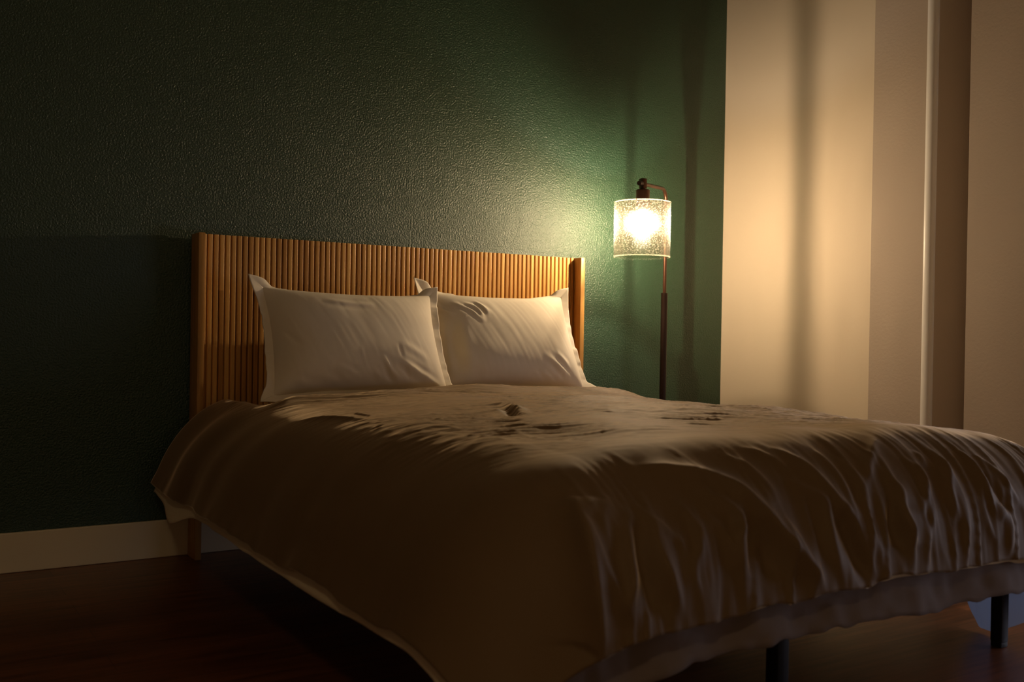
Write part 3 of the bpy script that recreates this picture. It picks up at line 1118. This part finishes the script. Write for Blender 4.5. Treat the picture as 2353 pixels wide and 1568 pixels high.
tr.inputs['Color'].default_value = (0.99, 0.97, 0.93, 1)
rf = N(nt, 'ShaderNodeBsdfRefraction', Roughness=0.80, IOR=1.45)
tl = N(nt, 'ShaderNodeBsdfTranslucent')
tl.inputs['Color'].default_value = (1.0, 0.93, 0.75, 1)
gl = N(nt, 'ShaderNodeBsdfGlossy', Roughness=0.05)
haze = N(nt, 'ShaderNodeMath', operation='MULTIPLY_ADD')
haze.inputs[1].default_value = 0.055
haze.inputs[2].default_value = 0.0045
L(nt, seed, 'Value', haze, 0)
m1 = N(nt, 'ShaderNodeMixShader')
L(nt, haze, 'Value', m1, 'Fac')
L(nt, tr, 'BSDF', m1, 1)
L(nt, tl, 'BSDF', m1, 2)
fwd = N(nt, 'ShaderNodeMath', operation='MULTIPLY_ADD')
fwd.inputs[1].default_value = 0.17
fwd.inputs[2].default_value = 0.045
L(nt, seed, 'Value', fwd, 0)
m2 = N(nt, 'ShaderNodeMixShader')
L(nt, fwd, 'Value', m2, 'Fac')
L(nt, m1, 'Shader', m2, 1)
L(nt, rf, 'BSDF', m2, 2)
fr = N(nt, 'ShaderNodeFresnel', IOR=1.45)
fm = N(nt, 'ShaderNodeMath', operation='MULTIPLY')
fm.inputs[1].default_value = 0.35
L(nt, fr, 'Fac', fm, 0)
m3 = N(nt, 'ShaderNodeMixShader')
L(nt, fm, 'Value', m3, 'Fac')
L(nt, m2, 'Shader', m3, 1)
L(nt, gl, 'BSDF', m3, 2)
L(nt, m3, 'Shader', out, 'Surface')
M['seeded'] = m
M['glass_rim'] = None
m, nt, b, out = node_mat('polished_glass_rim')
tr = N(nt, 'ShaderNodeBsdfTransparent')
tl = N(nt, 'ShaderNodeBsdfTranslucent')
tl.inputs['Color'].default_value = (1.0, 0.9, 0.7, 1)
mx = N(nt, 'ShaderNodeMixShader', Fac=0.06)
L(nt, tr, 'BSDF', mx, 1)
L(nt, tl, 'BSDF', mx, 2)
L(nt, mx, 'Shader', out, 'Surface')
M['glass_rim'] = m

ZS0, ZS1, RS = 1.112, 1.335, 0.1165
bm = bmesh.new()
add_lathe(bm, [(RS, ZS0 + 0.003), (RS, ZS1 - 0.003), (RS - 0.003, ZS1 - 0.003), (RS - 0.003, ZS0 + 0.003)], (BX, BY, 0), 96, closed=True)
sh = part('shade', bm, M['seeded'], deg=40, label='clear seeded glass cylinder shade')
for zz in (ZS0, ZS1):
    bm = bmesh.new()
    k = 0.0022
    add_lathe(bm, [(RS + 0.0008, zz - k), (RS + 0.0008, zz + k), (RS - 0.0038, zz + k), (RS - 0.0038, zz - k)], (BX, BY, 0), 96, closed=True)
    part('rim', bm, M['glass_rim'], sh, 40)
# two wires that carry the shade from the socket
bm = bmesh.new()
for a in (3.8, 4.8):
    e = Vector((math.cos(a), math.sin(a), 0))
    add_tube(bm, [Vector((BX, BY, ZS1 - 0.006)) + e * 0.02, Vector((BX, BY, ZS1 - 0.006)) + e * (RS - 0.004)], 0.0012, 8)
part('shade_holder', bm, M['bronze'], sh)

# filament bulb
m, nt, b, out = node_mat('hot_filament')
em = N(nt, 'ShaderNodeEmission', Strength=LAMP_STRENGTH)
em.inputs['Color'].default_value = (1.0, 0.74, 0.48, 1)
L(nt, em, 'Emission', out, 'Surface')
M['filament'] = m
m, nt, b, out = node_mat('bulb_glass')
tr = N(nt, 'ShaderNodeBsdfTransparent')
tl = N(nt, 'ShaderNodeBsdfTranslucent')
tl.inputs['Color'].default_value = (1, 0.97, 0.9, 1)
mx = N(nt, 'ShaderNodeMixShader', Fac=0.05)
L(nt, tr, 'BSDF', mx, 1)
L(nt, tl, 'BSDF', mx, 2)
L(nt, mx, 'Shader', out, 'Surface')
M['bulb_glass'] = m
bm = bmesh.new()
prof = [(0.040 * math.sin(a), -0.006 - 0.040 * math.cos(a)) for a in [math.pi * k / 20 for k in range(0, 17)]] + [(0.017, 0.038), (0.014, 0.048)]
prof[0] = (0.0, -0.046)
add_lathe(bm, prof, (BX, BY, BZ), 32)
bulb = part('bulb', bm, M['bulb_glass'], deg=60)
bm = bmesh.new()
add_lathe(bm, [(0.0, -0.018)] + [(0.0021 * math.sin(math.pi * k / 14), -0.018 * math.cos(math.pi * k / 14)) for k in range(1, 14)] + [(0.0, 0.018)], (BX, BY, BZ - 0.004), 16)
part('filament', bm, M['filament'], bulb)
bm = bmesh.new()  # unseen rods added inside the bulb to cast soft vertical bands on the walls
for (dx, dy, rr, ra) in ((0.778, -0.16, 0.0011, 0.020), (0.157, 0.26, 0.0008, 0.028),):
    e = Vector((dx, dy, 0)).normalized() * ra
    add_tube(bm, [Vector((BX, BY, BZ - 0.030)) + e * 0.5, Vector((BX, BY, BZ - 0.020)) + e, Vector((BX, BY, BZ + 0.016)) + e, Vector((BX, BY, BZ + 0.044)) + e * 0.4], rr, 8)
part('shadow_wire', bm, M['wire'], bulb)
